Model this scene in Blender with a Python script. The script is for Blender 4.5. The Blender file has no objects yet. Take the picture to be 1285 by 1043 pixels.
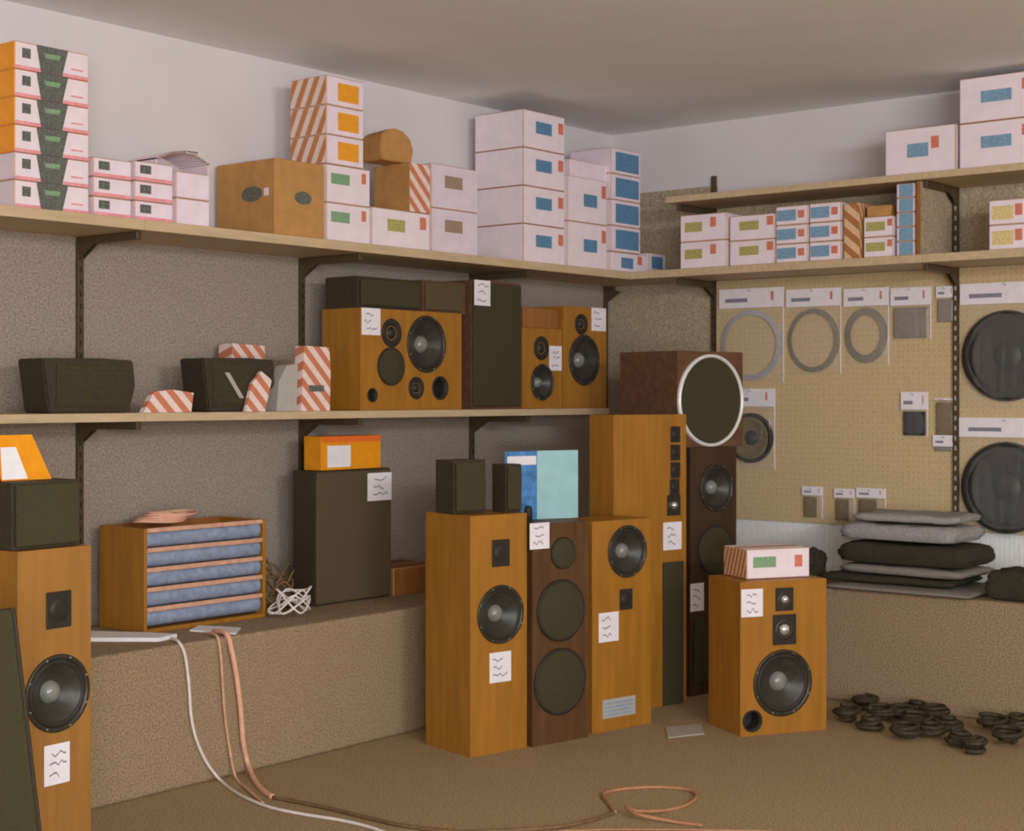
import bpy, bmesh, math, random
from math import sin, cos, tan, atan, radians, pi
from mathutils import Vector, noise
random.seed(7)
C = bpy.context.scene.collection
S = bpy.context.scene

# ---------------------------------------------------------------- camera
F = 1952.0; CX = 642.5; HZ = 497.0
CAM = Vector((0.0, -4.8, 1.33)); HEAD = radians(39.2)
cd = bpy.data.cameras.new('camera'); cam = bpy.data.objects.new('camera', cd); C.objects.link(cam)
cam.location = CAM; cam.rotation_euler = (radians(90), 0, HEAD - radians(90))
cd.sensor_width = 36; cd.lens = 36 * F / 1285; cd.shift_y = -(521.5 - HZ) / 1285
cd.clip_start = 0.05
cd.dof.use_dof = True; cd.dof.focus_distance = 2.4; cd.dof.aperture_fstop = 18   # slightly misfocused, like the print
S.camera = cam
# ---------------------------------------------------------------- world, lights, exposure
w = bpy.data.worlds.new('world'); S.world = w; w.use_nodes = True
w.node_tree.nodes['Background'].inputs[0].default_value = (0.97, 0.97, 1.0, 1)
w.node_tree.nodes['Background'].inputs[1].default_value = 0.30
def area(name, loc, target, sx, sy, power, col):
    l = bpy.data.lights.new(name, 'AREA'); l.shape = 'RECTANGLE'; l.size = sx; l.size_y = sy
    l.energy = power; l.color = col
    o = bpy.data.objects.new(name, l); C.objects.link(o); o.location = loc
    o.rotation_euler = (Vector(target) - Vector(loc)).to_track_quat('-Z', 'Y').to_euler()
    return o
# strip lamp hung under the ceiling behind the photographer, plus an added unseen fill panel further back, lifting the ceiling
area('strip_lamp', (1.6, -7.6, 2.38), (4.6, -1.0, 2.1), 1.8, 0.40, 105, (0.97, 0.985, 1.0))
area('ceiling_fill', (-2.2, -8.2, 1.20), (4.6, -1.0, 1.9), 2.8, 1.9, 222, (0.97, 0.985, 1.0))
# the photographer's flash
fl = bpy.data.lights.new('flash', 'AREA'); fl.shape = 'RECTANGLE'; fl.size = 0.07; fl.size_y = 0.05; fl.energy = 20
fo = bpy.data.objects.new('flash', fl); C.objects.link(fo); fo.location = (0.0, -4.8, 1.5)
fo.rotation_euler = cam.rotation_euler
S.view_settings.view_transform = 'Standard'; S.view_settings.look = 'None'
S.view_settings.gamma = 1.0; S.view_settings.use_curve_mapping = False
S.view_settings.exposure = 0.12

# ---------------------------------------------------------------- sight-line helpers (survey of the room)
VW = Vector((cos(HEAD), sin(HEAD))); RT = Vector((sin(HEAD), -cos(HEAD)))
C2 = Vector((CAM.x, CAM.y))
def ray(px): return VW + RT * ((px - CX) / F)
def cr(a, b): return a.x * b.y - a.y * b.x
def dr(phi): return Vector((cos(radians(phi)), sin(radians(phi))))
def dep(P): return (Vector((P[0], P[1])) - C2).dot(VW)
def zat(P, py): return CAM.z + (HZ - py) * dep(P) / F
def span(P, phi, px):
    u = dr(phi); d = ray(px); q = Vector((P[0], P[1])) - C2
    return -cr(q, d) / cr(u, d)
def onY(px, Y): d = ray(px); return C2.x + d.x * (Y - C2.y) / d.y
def onX(px, X): d = ray(px); return C2.y + d.y * (X - C2.x) / d.x
def gp(px, py, z=0.0):
    k = (CAM.z - z) * F / (py - HZ); p = C2 + ray(px) * k
    return Vector((p.x, p.y, z))
def atdep(px, k, z=0.0):
    p = C2 + ray(px) * k; return Vector((p.x, p.y, z))

XC, CEIL = 6.72, 2.71
TOPB, TOPT = 1.907, 1.943       # left top shelf
MIDB, MIDT = 1.241, 1.271
UPB, UPT = 2.267, 2.297         # upper right shelf
BEN = 0.49

# ---------------------------------------------------------------- materials
def lin(c): c /= 255.0; return c / 12.92 if c <= 0.04045 else ((c + 0.055) / 1.055) ** 2.4
K = 0.58
MATS = {}
def mat(name, rgb, rough=0.7, nscale=40, namt=0.15, bump=0.0, metal=0.0, spec=0.3, k=None, detail=4, stretch=None, alpha=1.0):
    m = bpy.data.materials.new(name); m.use_nodes = True; nt = m.node_tree; b = nt.nodes['Principled BSDF']
    kk = K if k is None else k
    base = [min(0.9, lin(v) / kk) for v in rgb]
    tc = nt.nodes.new('ShaderNodeTexCoord'); vec = tc.outputs['Object']
    if stretch:
        mp = nt.nodes.new('ShaderNodeMapping'); mp.inputs['Scale'].default_value = stretch
        nt.links.new(vec, mp.inputs[0]); vec = mp.outputs[0]
    n = nt.nodes.new('ShaderNodeTexNoise'); n.inputs['Scale'].default_value = nscale; n.inputs['Detail'].default_value = detail
    nt.links.new(vec, n.inputs['Vector'])
    r = nt.nodes.new('ShaderNodeValToRGB')
    r.color_ramp.elements[0].position = 0.3; r.color_ramp.elements[1].position = 0.7
    r.color_ramp.elements[0].color = [v * (1 - namt) for v in base] + [1]
    r.color_ramp.elements[1].color = [min(0.95, v * (1 + namt)) for v in base] + [1]
    nt.links.new(n.outputs['Fac'], r.inputs[0]); nt.links.new(r.outputs[0], b.inputs['Base Color'])
    b.inputs['Roughness'].default_value = rough; b.inputs['Metallic'].default_value = metal
    b.inputs['Specular IOR Level'].default_value = spec; b.inputs['Alpha'].default_value = alpha
    if bump:
        bp = nt.nodes.new('ShaderNodeBump'); bp.inputs['Strength'].default_value = bump; bp.inputs['Distance'].default_value = 0.01
        nt.links.new(n.outputs['Fac'], bp.inputs['Height']); nt.links.new(bp.outputs[0], b.inputs['Normal'])
    MATS[name] = m; return m
def stripes(name, ca, cb, period, dirv, duty=0.5):
    m = mat(name, ca, 0.7, 60, 0.08); nt = m.node_tree; b = nt.nodes['Principled BSDF']
    tc = nt.nodes.new('ShaderNodeTexCoord'); dt = nt.nodes.new('ShaderNodeVectorMath'); dt.operation = 'DOT_PRODUCT'
    dt.inputs[1].default_value = dirv; nt.links.new(tc.outputs['Object'], dt.inputs[0])
    md = nt.nodes.new('ShaderNodeMath'); md.operation = 'DIVIDE'; md.inputs[1].default_value = period; nt.links.new(dt.outputs['Value'], md.inputs[0])
    fr = nt.nodes.new('ShaderNodeMath'); fr.operation = 'FRACT'; nt.links.new(md.outputs[0], fr.inputs[0])
    gt = nt.nodes.new('ShaderNodeMath'); gt.operation = 'GREATER_THAN'; gt.inputs[1].default_value = duty; nt.links.new(fr.outputs[0], gt.inputs[0])
    mx = nt.nodes.new('ShaderNodeMixRGB'); nt.links.new(gt.outputs[0], mx.inputs[0])
    old = b.inputs['Base Color'].links[0].from_socket
    nt.links.new(old, mx.inputs[1]); mx.inputs[2].default_value = [min(0.9, lin(v) / K) for v in cb] + [1]
    nt.links.new(mx.outputs[0], b.inputs['Base Color']); return m

mat('white_wall', (176, 170, 171), 0.9, 3, 0.03)
mat('ceiling_paint', (202, 206, 216), 0.95, 5, 0.02)
mat('hessian', (126, 115, 105), 0.95, 130, 0.36, 0.35, detail=8)
mat('hessian_brown', (143, 130, 109), 0.95, 130, 0.36, 0.35, detail=8)
mat('pegboard_tan', (164, 144, 110), 0.8, 60, 0.07)
mat('carpet', (126, 107, 84), 1.0, 150, 0.42, 0.6, detail=8)
mat('floor_carpet', (134, 115, 86), 1.0, 140, 0.42, 0.6, detail=8)
mat('skirting_white', (224, 206, 204), 0.8, 40, 0.05)
mat('shelf_wood', (160, 140, 112), 0.55, 8, 0.10, stretch=(1, 6, 6))
mat('shelf_edge', (182, 162, 130), 0.5, 8, 0.06)
mat('upright_metal', (72, 60, 44), 0.45, 90, 0.2, metal=0.3)
mat('ply', (130, 87, 28), 0.42, 5, 0.14, stretch=(6, 6, 0.6), spec=0.4)
mat('ply_pale', (127, 88, 42), 0.45, 5, 0.12, stretch=(6, 6, 0.6))
mat('walnut', (122, 78, 40), 0.5, 5, 0.2, stretch=(6, 6, 0.5))
mat('mahogany', (80, 55, 39), 0.5, 5, 0.25, stretch=(1, 6, 6))
mat('espresso', (54, 38, 26), 0.5, 5, 0.25, stretch=(6, 6, 0.5))
mat('dark_walnut', (74, 50, 30), 0.5, 5, 0.25, stretch=(6, 6, 0.5))
mat('black_vinyl', (49, 41, 31), 0.6, 80, 0.25, 0.2)
mat('grille_cloth', (55, 50, 33), 0.95, 420, 0.45, 0.4)
mat('grille_brown', (74, 62, 44), 0.95, 420, 0.35, 0.4)
mat('cone_black', (36, 34, 29), 0.45, 40, 0.2)
mat('cone_soft', (46, 44, 38), 0.35, 40, 0.2)
mat('rubber', (38, 34, 30), 0.6, 60, 0.2)
mat('dust_cap_grey', (104, 103, 98), 0.25, 30, 0.1, spec=0.6)
mat('dome_silver', (190, 190, 188), 0.15, 30, 0.05, metal=0.8)
mat('frame_grey', (52, 48, 41), 0.4, 60, 0.15, metal=0.4)
mat('ring_silver', (205, 203, 208), 0.3, 60, 0.05, metal=0.2)
mat('card_white', (196, 186, 196), 0.7, 30, 0.04)
mat('ink', (110, 106, 118), 0.7, 60, 0.15)
mat('carton_white', (195, 179, 185), 0.75, 14, 0.04)
mat('carton_white_b', (192, 177, 186), 0.75, 14, 0.05)
mat('carton_white_c', (180, 168, 178), 0.75, 14, 0.05)
mat('kraft', (151, 111, 65), 0.8, 18, 0.10)
mat('kraft_edge', (170, 138, 118), 0.8, 18, 0.10)
mat('kraft_line', (150, 112, 84), 0.8, 18, 0.10)
mat('kraft_orange', (192, 124, 36), 0.7, 18, 0.06)
mat('blue_print', (100, 128, 150), 0.7, 150, 0.28)
mat('blue_deep', (74, 110, 140), 0.7, 150, 0.28)
mat('green_print', (104, 132, 100), 0.7, 150, 0.25)
mat('olive_print', (142, 134, 80), 0.7, 150, 0.25)
mat('tan_print', (178, 158, 112), 0.7, 150, 0.2)
mat('brown_print', (130, 108, 94), 0.7, 150, 0.2)
mat('orange_print', (196, 128, 34), 0.65, 60, 0.08)
mat('red_print', (172, 100, 80), 0.7, 60, 0.1)
mat('pink_band', (192, 124, 130), 0.7, 60, 0.12)
mat('grey_print', (80, 82, 76), 0.7, 130, 0.4)
mat('orange_box', (214, 122, 18), 0.5, 30, 0.06)
mat('orange_red', (196, 90, 34), 0.5, 30, 0.06)
mat('cyan_card', (128, 162, 166), 0.4, 14, 0.06)
mat('blue_card', (62, 108, 156), 0.4, 26, 0.35)
mat('blue_cable', (112, 122, 142), 0.5, 40, 0.2)
mat('pink_cable', (170, 130, 108), 0.5, 40, 0.15)
mat('salmon_cable', (184, 140, 118), 0.5, 40, 0.1)
mat('white_cable', (182, 174, 168), 0.5, 40, 0.1)
mat('brown_cable', (92, 70, 46), 0.6, 40, 0.2)
mat('black_cable', (50, 43, 30), 0.6, 60, 0.4)
mat('loop_cable', (140, 100, 72), 0.6, 40, 0.1)
mat('paper', (198, 188, 190), 0.8, 30, 0.04)
mat('paper_blue', (142, 136, 130), 0.8, 30, 0.05)
mat('cloth_grey', (124, 121, 120), 1.0, 160, 0.25, 0.4)
mat('cloth_black', (46, 41, 31), 1.0, 160, 0.35, 0.4)
mat('cloth_slate', (110, 104, 98), 1.0, 160, 0.25, 0.4)
mat('ring_grey', (118, 112, 102), 0.35, 60, 0.1, metal=0.3)
mat('steel_blue', (150, 150, 158), 0.3, 60, 0.1, metal=0.3)
mat('bag_backing', (172, 148, 112), 0.6, 30, 0.06)
mat('driver_brown', (96, 80, 52), 0.8, 60, 0.15)
stripes('stripe_side', (184, 168, 162), (158, 104, 66), 0.062, (0.1, 1.0, 0.50))
stripes('stripe_front', (188, 170, 164), (166, 100, 74), 0.05, (0.72, 0.3, 0.72))
stripes('stripe_fine', (180, 150, 120), (140, 92, 52), 0.026, (0.3, 0.9, 0.35))
# clear polythene: thin, glossy, mostly see-through
pm = bpy.data.materials.new('polythene'); pm.use_nodes = True; nt = pm.node_tree; pb = nt.nodes['Principled BSDF']
pb.inputs['Base Color'].default_value = (0.8, 0.8, 0.85, 1); pb.inputs['Roughness'].default_value = 0.06; pb.inputs['Alpha'].default_value = 0.09
pn = nt.nodes.new('ShaderNodeTexNoise'); pn.inputs['Scale'].default_value = 7; pbm = nt.nodes.new('ShaderNodeBump'); pbm.inputs['Strength'].default_value = 1.0; pbm.inputs['Distance'].default_value = 0.014; pb.inputs['Specular IOR Level'].default_value = 1.0
pt = nt.nodes.new('ShaderNodeTexCoord'); pmap = nt.nodes.new('ShaderNodeMapping'); pmap.inputs['Scale'].default_value = (5, 5, 0.35); nt.links.new(pt.outputs['Object'], pmap.inputs[0]); nt.links.new(pmap.outputs[0], pn.inputs['Vector'])
nt.links.new(pn.outputs['Fac'], pbm.inputs['Height']); nt.links.new(pbm.outputs[0], pb.inputs['Normal']); MATS['polythene'] = pm
# pegboard: regular small holes
pg = MATS['pegboard_tan']; nt = pg.node_tree; b = nt.nodes['Principled BSDF']
tc = nt.nodes.new('ShaderNodeTexCoord'); sp = nt.nodes.new('ShaderNodeSeparateXYZ'); nt.links.new(tc.outputs['Object'], sp.inputs[0])
def cell(sock):
    d = nt.nodes.new('ShaderNodeMath'); d.operation = 'DIVIDE'; d.inputs[1].default_value = 0.0254; nt.links.new(sock, d.inputs[0])
    f = nt.nodes.new('ShaderNodeMath'); f.operation = 'FRACT'; nt.links.new(d.outputs[0], f.inputs[0])
    s = nt.nodes.new('ShaderNodeMath'); s.operation = 'SUBTRACT'; s.inputs[1].default_value = 0.5; nt.links.new(f.outputs[0], s.inputs[0])
    p = nt.nodes.new('ShaderNodeMath'); p.operation = 'MULTIPLY'; nt.links.new(s.outputs[0], p.inputs[0]); nt.links.new(s.outputs[0], p.inputs[1]); return p.outputs[0]
ad = nt.nodes.new('ShaderNodeMath'); ad.operation = 'ADD'; nt.links.new(cell(sp.outputs['Y']), ad.inputs[0]); nt.links.new(cell(sp.outputs['Z']), ad.inputs[1])
lt = nt.nodes.new('ShaderNodeMath'); lt.operation = 'LESS_THAN'; lt.inputs[1].default_value = 0.008; nt.links.new(ad.outputs[0], lt.inputs[0])
mx = nt.nodes.new('ShaderNodeMixRGB'); nt.links.new(lt.outputs[0], mx.inputs[0]); nt.links.new(b.inputs['Base Color'].links[0].from_socket, mx.inputs[1])
mx.inputs[2].default_value = (0.30, 0.21, 0.12, 1); nt.links.new(mx.outputs[0], b.inputs['Base Color'])

# ---------------------------------------------------------------- mesh builder
class MB:
    def __init__(s): s.bm = bmesh.new(); s.mats = []
    def mi(s, m):
        if m not in s.mats: s.mats.append(m)
        return s.mats.index(m)
    def poly(s, pts, m):
        vs = [s.bm.verts.new(p) for p in pts]; f = s.bm.faces.new(vs); f.material_index = s.mi(m); return f
    def box(s, a, b, m, bev=0.0, edge=None, front=None, side=None):
        x0, y0, z0 = a; x1, y1, z1 = b
        v = [s.bm.verts.new(p) for p in ((x0,y0,z0),(x1,y0,z0),(x1,y1,z0),(x0,y1,z0),(x0,y0,z1),(x1,y0,z1),(x1,y1,z1),(x0,y1,z1))]
        i = s.mi(m); fs = []
        for q, mm in (((0,3,2,1),m),((4,5,6,7),m),((0,1,5,4),front or m),((1,2,6,5),side or m),((2,3,7,6),m),((3,0,4,7),side or m)):
            f = s.bm.faces.new([v[k] for k in q]); f.material_index = s.mi(mm); fs.append(f)
        if bev:
            es = list({e for f in fs for e in f.edges})
            r = bmesh.ops.bevel(s.bm, geom=es, offset=bev, segments=1 if edge else 2, affect='EDGES', profile=0.5, clamp_overlap=True)
            if edge:
                ei = s.mi(edge)
                for f in r['faces']: f.material_index = ei
        return v
    def lathe(s, prof, c, m, seg=40, axis='y'):
        # prof: list of (radius, offset along the axis); axis y = offsets point towards -y (front)
        rings = []
        for (r, h) in prof:
            ring = []
            for k in range(seg):
                a = 2 * pi * k / seg
                if axis == 'y': p = (c[0] + r * cos(a), c[1] - h, c[2] + r * sin(a))
                else: p = (c[0] + r * cos(a), c[1] + r * sin(a), c[2] + h)
                ring.append(s.bm.verts.new(p))
            rings.append(ring)
        i = s.mi(m)
        for a, b in zip(rings, rings[1:]):
            for k in range(seg):
                try:
                    f = s.bm.faces.new((a[k], a[(k+1) % seg], b[(k+1) % seg], b[k])); f.material_index = i; f.smooth = True
                except ValueError: pass
        return rings
    def cap(s, ring, m):
        try: f = s.bm.faces.new(ring); f.material_index = s.mi(m)
        except ValueError: pass
    def tube(s, pts, r, m, seg=8):
        pts = [Vector(p) for p in pts]; rings = []; i = s.mi(m)
        up = Vector((0, 0, 1)); 
        for k, p in enumerate(pts):
            t = (pts[min(k+1, len(pts)-1)] - pts[max(k-1, 0)]).normalized()
            n = t.cross(up)
            if n.length < 0.1: n = t.cross(Vector((1, 0, 0)))
            n.normalize(); bn = t.cross(n)
            rings.append([s.bm.verts.new(p + n * (r * cos(2*pi*q/seg)) + bn * (r * sin(2*pi*q/seg))) for q in range(seg)])
        for a, b in zip(rings, rings[1:]):
            for q in range(seg):
                f = s.bm.faces.new((a[q], a[(q+1) % seg], b[(q+1) % seg], b[q])); f.material_index = i; f.smooth = True
        s.cap(rings[0], m); s.cap(rings[-1], m)
    def build(s, name, parent=None, label=None, cat=None, group=None, kind=None, loc=None, rot=None):
        bmesh.ops.recalc_face_normals(s.bm, faces=s.bm.faces)
        me = bpy.data.meshes.new(name); s.bm.to_mesh(me); s.bm.free()
        for m in s.mats: me.materials.append(MATS[m])
        o = bpy.data.objects.new(name, me); C.objects.link(o)
        if parent: o.parent = parent
        if loc is not None: o.location = loc
        if rot is not None: o.rotation_euler = rot
        tag(o, label, cat, group, kind); return o
def tag(o, label=None, cat=None, group=None, kind=None):
    if label: o['label'] = label
    if cat: o['category'] = cat
    if group: o['group'] = group
    if kind: o['kind'] = kind
    return o
def thing(name, label, cat, loc, rz=0, group=None):
    o = bpy.data.objects.new(name, None); C.objects.link(o); o.empty_display_size = 0.05
    o.location = loc; o.rotation_euler = (0, 0, radians(rz)); return tag(o, label, cat, group)
def smooth_curve(pts, n=10):
    pts = [Vector(p) for p in pts]; out = []
    for i in range(len(pts) - 1):
        p0 = pts[max(i-1, 0)]; p1 = pts[i]; p2 = pts[i+1]; p3 = pts[min(i+2, len(pts)-1)]
        for k in range(n):
            t = k / n
            out.append(0.5 * ((2*p1) + (-p0+p2)*t + (2*p0-5*p1+4*p2-p3)*t*t + (-p0+3*p1-3*p2+p3)*t*t*t))
    out.append(pts[-1]); return out

# ---------------------------------------------------------------- the setting
b = MB(); b.poly([(-4, -9.5, 0), (XC, -9.5, 0), (XC, 0, 0), (-4, 0, 0)], 'floor_carpet'); b.build('floor', kind='structure')
b = MB(); b.box((-4.1, -9.6, CEIL), (XC + 0.1, 0.1, CEIL + 0.1), 'ceiling_paint'); b.build('ceiling', kind='structure')
b = MB()
b.box((-4, 0, 0), (XC + 0.1, 0.1, TOPT), 'hessian'); b.box((-4, 0, TOPT), (XC + 0.1, 0.1, CEIL), 'white_wall')
b.build('wall_left', kind='structure')
b = MB()
b.box((XC, -9.5, 0), (XC + 0.1, 0, 0.72), 'skirting_white')
b.box((XC, -9.5, 0.72), (XC + 0.1, 0, UPT + 0.0), 'hessian_brown')
b.box((XC, -0.655, UPT), (XC + 0.1, 0, 2.39), 'hessian_brown')
b.box((XC, -9.5, UPT), (XC + 0.1, -0.655, 2.39), 'white_wall'); b.box((XC, -9.5, 2.39), (XC + 0.1, 0, CEIL), 'white_wall')
b.build('wall_right', kind='structure')
b = MB(); b.box((-4.1, -9.6, 0), (XC + 0.1, -9.5, CEIL), 'white_wall'); b.build('wall_back', kind='structure')
b = MB(); b.box((-4.1, -9.5, 0), (-4.0, 0.1, CEIL), 'white_wall'); b.build('wall_entrance', kind='structure')
b = MB()                                                     # ribbed white strip along the foot of the wall
yy = -0.62
while yy > -6:
    b.box((XC - 0.008, yy - 0.0205, BEN), (XC, yy, 0.715), 'skirting_white', 0.001); yy -= 0.022
b.build('baseboard_right', kind='structure')
b = MB(); b.box((XC - 0.02, -6.0, 0.72), (XC - 0.001, -0.66, TOPB - 0.002), 'pegboard_tan')
b.build('pegboard', label='tan pegboard panel fixed to the right wall under the shelf', cat='pegboard')

b = MB(); b.box((-2, -0.6, 0), (XC - 0.002, -0.002, BEN), 'carpet', 0.012)
b.build('carpeted_bench', label='long low carpet-covered bench running below the two left-wall shelves', cat='bench')
b = MB(); b.box((XC - 0.56, -6, 0), (XC - 0.002, -0.602, BEN), 'carpet', 0.012)
b.build('carpeted_bench', label='low carpet-covered bench below the pegboard on the right wall', cat='bench')

# ---------------------------------------------------------------- uprights and shelves
LU = [0.706 * 4.8 - 1.095, 0.706 * 4.8, 0.9343 * 4.8, 1.1615 * 4.8, 6.655]
LUL = ['slotted steel upright on the left wall outside the left frame edge',
       'dark slotted upright on the left wall above the wide black tapered box',
       'dark slotted upright on the left wall beside the speaker carrying the orange box',
       'dark slotted upright behind the small black speaker on the twin-driver tower',
       'dark slotted upright in the far corner of the left wall']
def arm(parent, y_len, z, name='bracket', T=-0.014):
    q = MB(); q.box((-0.011, T - y_len, z - 0.030), (0.011, T, z - 0.001), 'upright_metal', 0.003)
    q.poly([(-0.009, T, z - 0.03), (-0.009, T - 0.09, z - 0.03), (-0.009, T, z - 0.085)], 'upright_metal')
    q.poly([(0.009, T, z - 0.03), (0.009, T - 0.09, z - 0.03), (0.009, T, z - 0.085)], 'upright_metal')
    q.build(name, parent)
for i, x in enumerate(LU):
    t = thing('shelf_upright', LUL[i], 'shelf upright', (x, -0.001, BEN), 0, 'uprights of the wall shelves')
    q = MB(); q.box((-0.013, -0.014, 0.002), (0.013, 0, TOPB - BEN - 0.001), 'upright_metal')
    for k in range(30): q.box((-0.004, -0.0148, 0.03 + k * 0.045), (0.004, -0.014, 0.05 + k * 0.045), 'rubber')
    q.build('standard', t)
    arm(t, 0.34 if i < 4 else 0.05, TOPB - BEN)
    if i < 4: arm(t, 0.34, MIDB - BEN)
RU = [-0.638, -1.923, -3.21]
RUL = ['slotted upright on the right wall at the left edge of the pegboard',
       'slotted upright with bright slots rising past the pegboard left of the big boxed woofers',
       'slotted upright on the right wall outside the right frame edge']
for i, y in enumerate(RU):
    t = thing('shelf_upright', RUL[i], 'shelf upright', (XC - 0.022 if i else XC - 0.001, y, 0.74), -90, 'uprights of the wall shelves')
    q = MB(); q.box((-0.013, -0.014, 0), (0.013, 0, UPB - 0.74 + (0.17 if i == 0 else -0.001)), 'upright_metal')
    for k in range(32): q.box((-0.004, -0.0148, 0.03 + k * 0.045), (0.004, -0.014, 0.05 + k * 0.045), 'steel_blue' if i == 1 else 'rubber')
    q.build('standard', t)
    arm(t, 0.32, TOPB - 0.74 - 0.002); arm(t, 0.32, UPB - 0.74 - 0.001)
def plank(label, a, b_, z0, z1, right=False, edge='shelf_edge'):
    q = MB(); q.box((a[0], a[1], z0), (b_[0], b_[1], z1), 'shelf_wood', 0.002, None)
    q.build('shelf_board', label=label, cat='shelf', group='boards of the wall shelves')
tl = ['top shelf board on the left wall beyond the left frame edge', 'top shelf board under the stack with black and pink prints',
      'top shelf board under the brown cartons and the loose bowed lid', 'top shelf board under the striped box and green-labelled cartons',
      'top shelf board under the tallest white stacks by the corner']
ml = ['middle shelf board beyond the left frame edge', 'middle shelf board under the left end of the wide black tapered box',
      'middle shelf board under the striped car-speaker packaging', 'middle shelf board under the wide four-driver speaker',
      'middle shelf board ending beside the tall mahogany cabinet']
xs = [1.2] + LU[:4] + [XC - 0.003]
for i in range(5):
    plank(tl[i], (xs[i] + 0.001, -0.39), (xs[i+1] - 0.001, -0.003), TOPB, TOPT)
    xe = onY(765, -0.39) if i == 4 else xs[i+1]
    plank(ml[i], (xs[i] + 0.001, -0.39), (xe - 0.001, -0.016), MIDB, MIDT)
plank('right-wall shelf board carrying the olive and blue labelled cartons', (XC - 0.39, RU[1] + 0.001), (XC - 0.038, -0.392), TOPB, TOPT)
plank('right-wall shelf board carrying the pale tan-labelled cartons at the frame edge', (XC - 0.39, -3.2), (XC - 0.038, RU[1] - 0.001), TOPB, TOPT)
plank('uppermost right-wall shelf board reaching towards the corner', (XC - 0.39, RU[1] + 0.001), (XC - 0.038, -0.60), UPB, UPT)
plank('uppermost right-wall shelf board below the two large outlined cartons', (XC - 0.39, -3.2), (XC - 0.003, RU[1] - 0.001), UPB, UPT)
# ---------------------------------------------------------------- cartons
def carton(label, P, phi, w_, d_, h_, m='carton_white', edge='kraft_edge', side=None, marks=(), group=None, name='carton', bev=0.0035, bands=()):
    """marks: (u0,v0,u1,v1,material,partname) as fractions of the front face"""
    t = thing(name, label, 'box', P, phi, group)
    q = MB(); q.box((0, 0, 0), (w_, d_, h_), m, bev, edge, None, side)
    for (z0, z1, mm) in bands: q.box((0.002, -0.0006, z0 * h_), (w_ - 0.002, 0.002, z1 * h_), mm)
    q.build('carton_body', t)
    q = MB(); q.box((0.002, d_ * 0.5 - 0.02, h_ + 0.0001), (w_ - 0.002, d_ * 0.5 + 0.02, h_ + 0.0006), 'kraft_line'); q.build('packing_tape', t)
    for (u0, v0, u1, v1, mm, nm) in marks:
        q = MB(); q.box((u0 * w_, -0.0014, v0 * h_), (u1 * w_, -0.0001, v1 * h_), mm); q.build(nm, t)
    return t
def stack(pxl, pxr, plane, zbase, pytop, n, labels, d_, phi=0, gap=0.0012, **kw):
    if phi == 0: P = Vector((onY(pxl, plane), plane))
    else: P = Vector((plane, onX(pxl, plane)))
    w_ = span(P, phi, pxr); H = zat(P, pytop) - zbase; h = H / n
    out = []
    marks = kw.pop('marks', [()] * n)
    for i in range(n):                       # from the bottom up
        jx = random.uniform(-0.003, 0.003)
        u = dr(phi)
        pos = (P.x + u.x * 0.003, P.y + u.y * 0.003, zbase + 0.0008 + i * h)
        mk = marks[i] if i < len(marks) else ()
        out.append(carton(labels[i], pos, phi, w_ - 0.006, d_, h - gap, marks=mk, **kw))
    return zbase + H
YF = -0.365
ordn = {6: ['lowest', 'second from the bottom', 'third from the bottom', 'fourth from the bottom', 'fifth from the bottom', 'topmost']}
# black/pink printed stack
P = Vector((onY(18, YF), YF)); w_ = span(P, 0, 113) ; H = zat(P, 50) - TOPT; h = H / 6
for i in range(6):
    t = carton('black-printed white carton, %s of the tall far-left stack' % ordn[6][i],
               (P.x, P.y, TOPT + 0.0008 + i * h), 0, w_ - 0.004, 0.30, h - 0.0012, side='kraft_orange' if i > 1 else 'carton_white_c', edge='kraft_orange' if i > 1 else 'kraft_edge',
               bands=((0.0, 0.13, 'pink_band'),), group='black and pink printed cartons', marks=((0.10, 0.42, 0.21, 0.78, 'grey_print', 'printed_mark'),))
    q = MB(); W = w_; q.poly([(W*0.34, -0.0012, h*0.0), (W*0.62, -0.0012, h*0.0), (W*0.70, -0.0012, h*0.98), (W*0.28, -0.0012, h*0.98)], 'grey_print')
    q.poly([(W*0.40, -0.0016, h*0.55), (W*0.58, -0.0016, h*0.55), (W*0.60, -0.0016, h*0.72), (W*0.38, -0.0016, h*0.72)], 'green_print'); q.build('printed_panel', t)
    q = MB(); q.box((W*0.74, -0.0013, h*0.30), (W*0.9, -0.0002, h*0.36), 'pink_band'); q.build('printed_line', t)
# small cartons: two columns of three
for c_, (a, b_) in enumerate(((116, 166), (168, 218))):
    for k in range(1):
        nm = ['left', 'right'][c_]
        stack(a, b_, YF, TOPT, 196 + c_ * 5, 3, ['small white carton with pink stripe, %s of the %s column beside the tall printed stack' % (r, nm) for r in ('lowest', 'middle', 'topmost')],
              0.20, bands=((0.02, 0.2, 'pink_band'),), group='small pink-striped cartons', marks=[((0.14, 0.38, 0.42, 0.82, 'grey_print', 'printed_mark'),)] * 3, m='carton_white_b')
zt = stack(220, 264, YF, TOPT, 214, 2, ['plain white carton, lower of the two under the bowed lid', 'plain white carton directly under the bowed lid'], 0.22, m='carton_white_b', group='plain white cartons by the bowed lid')
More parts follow.
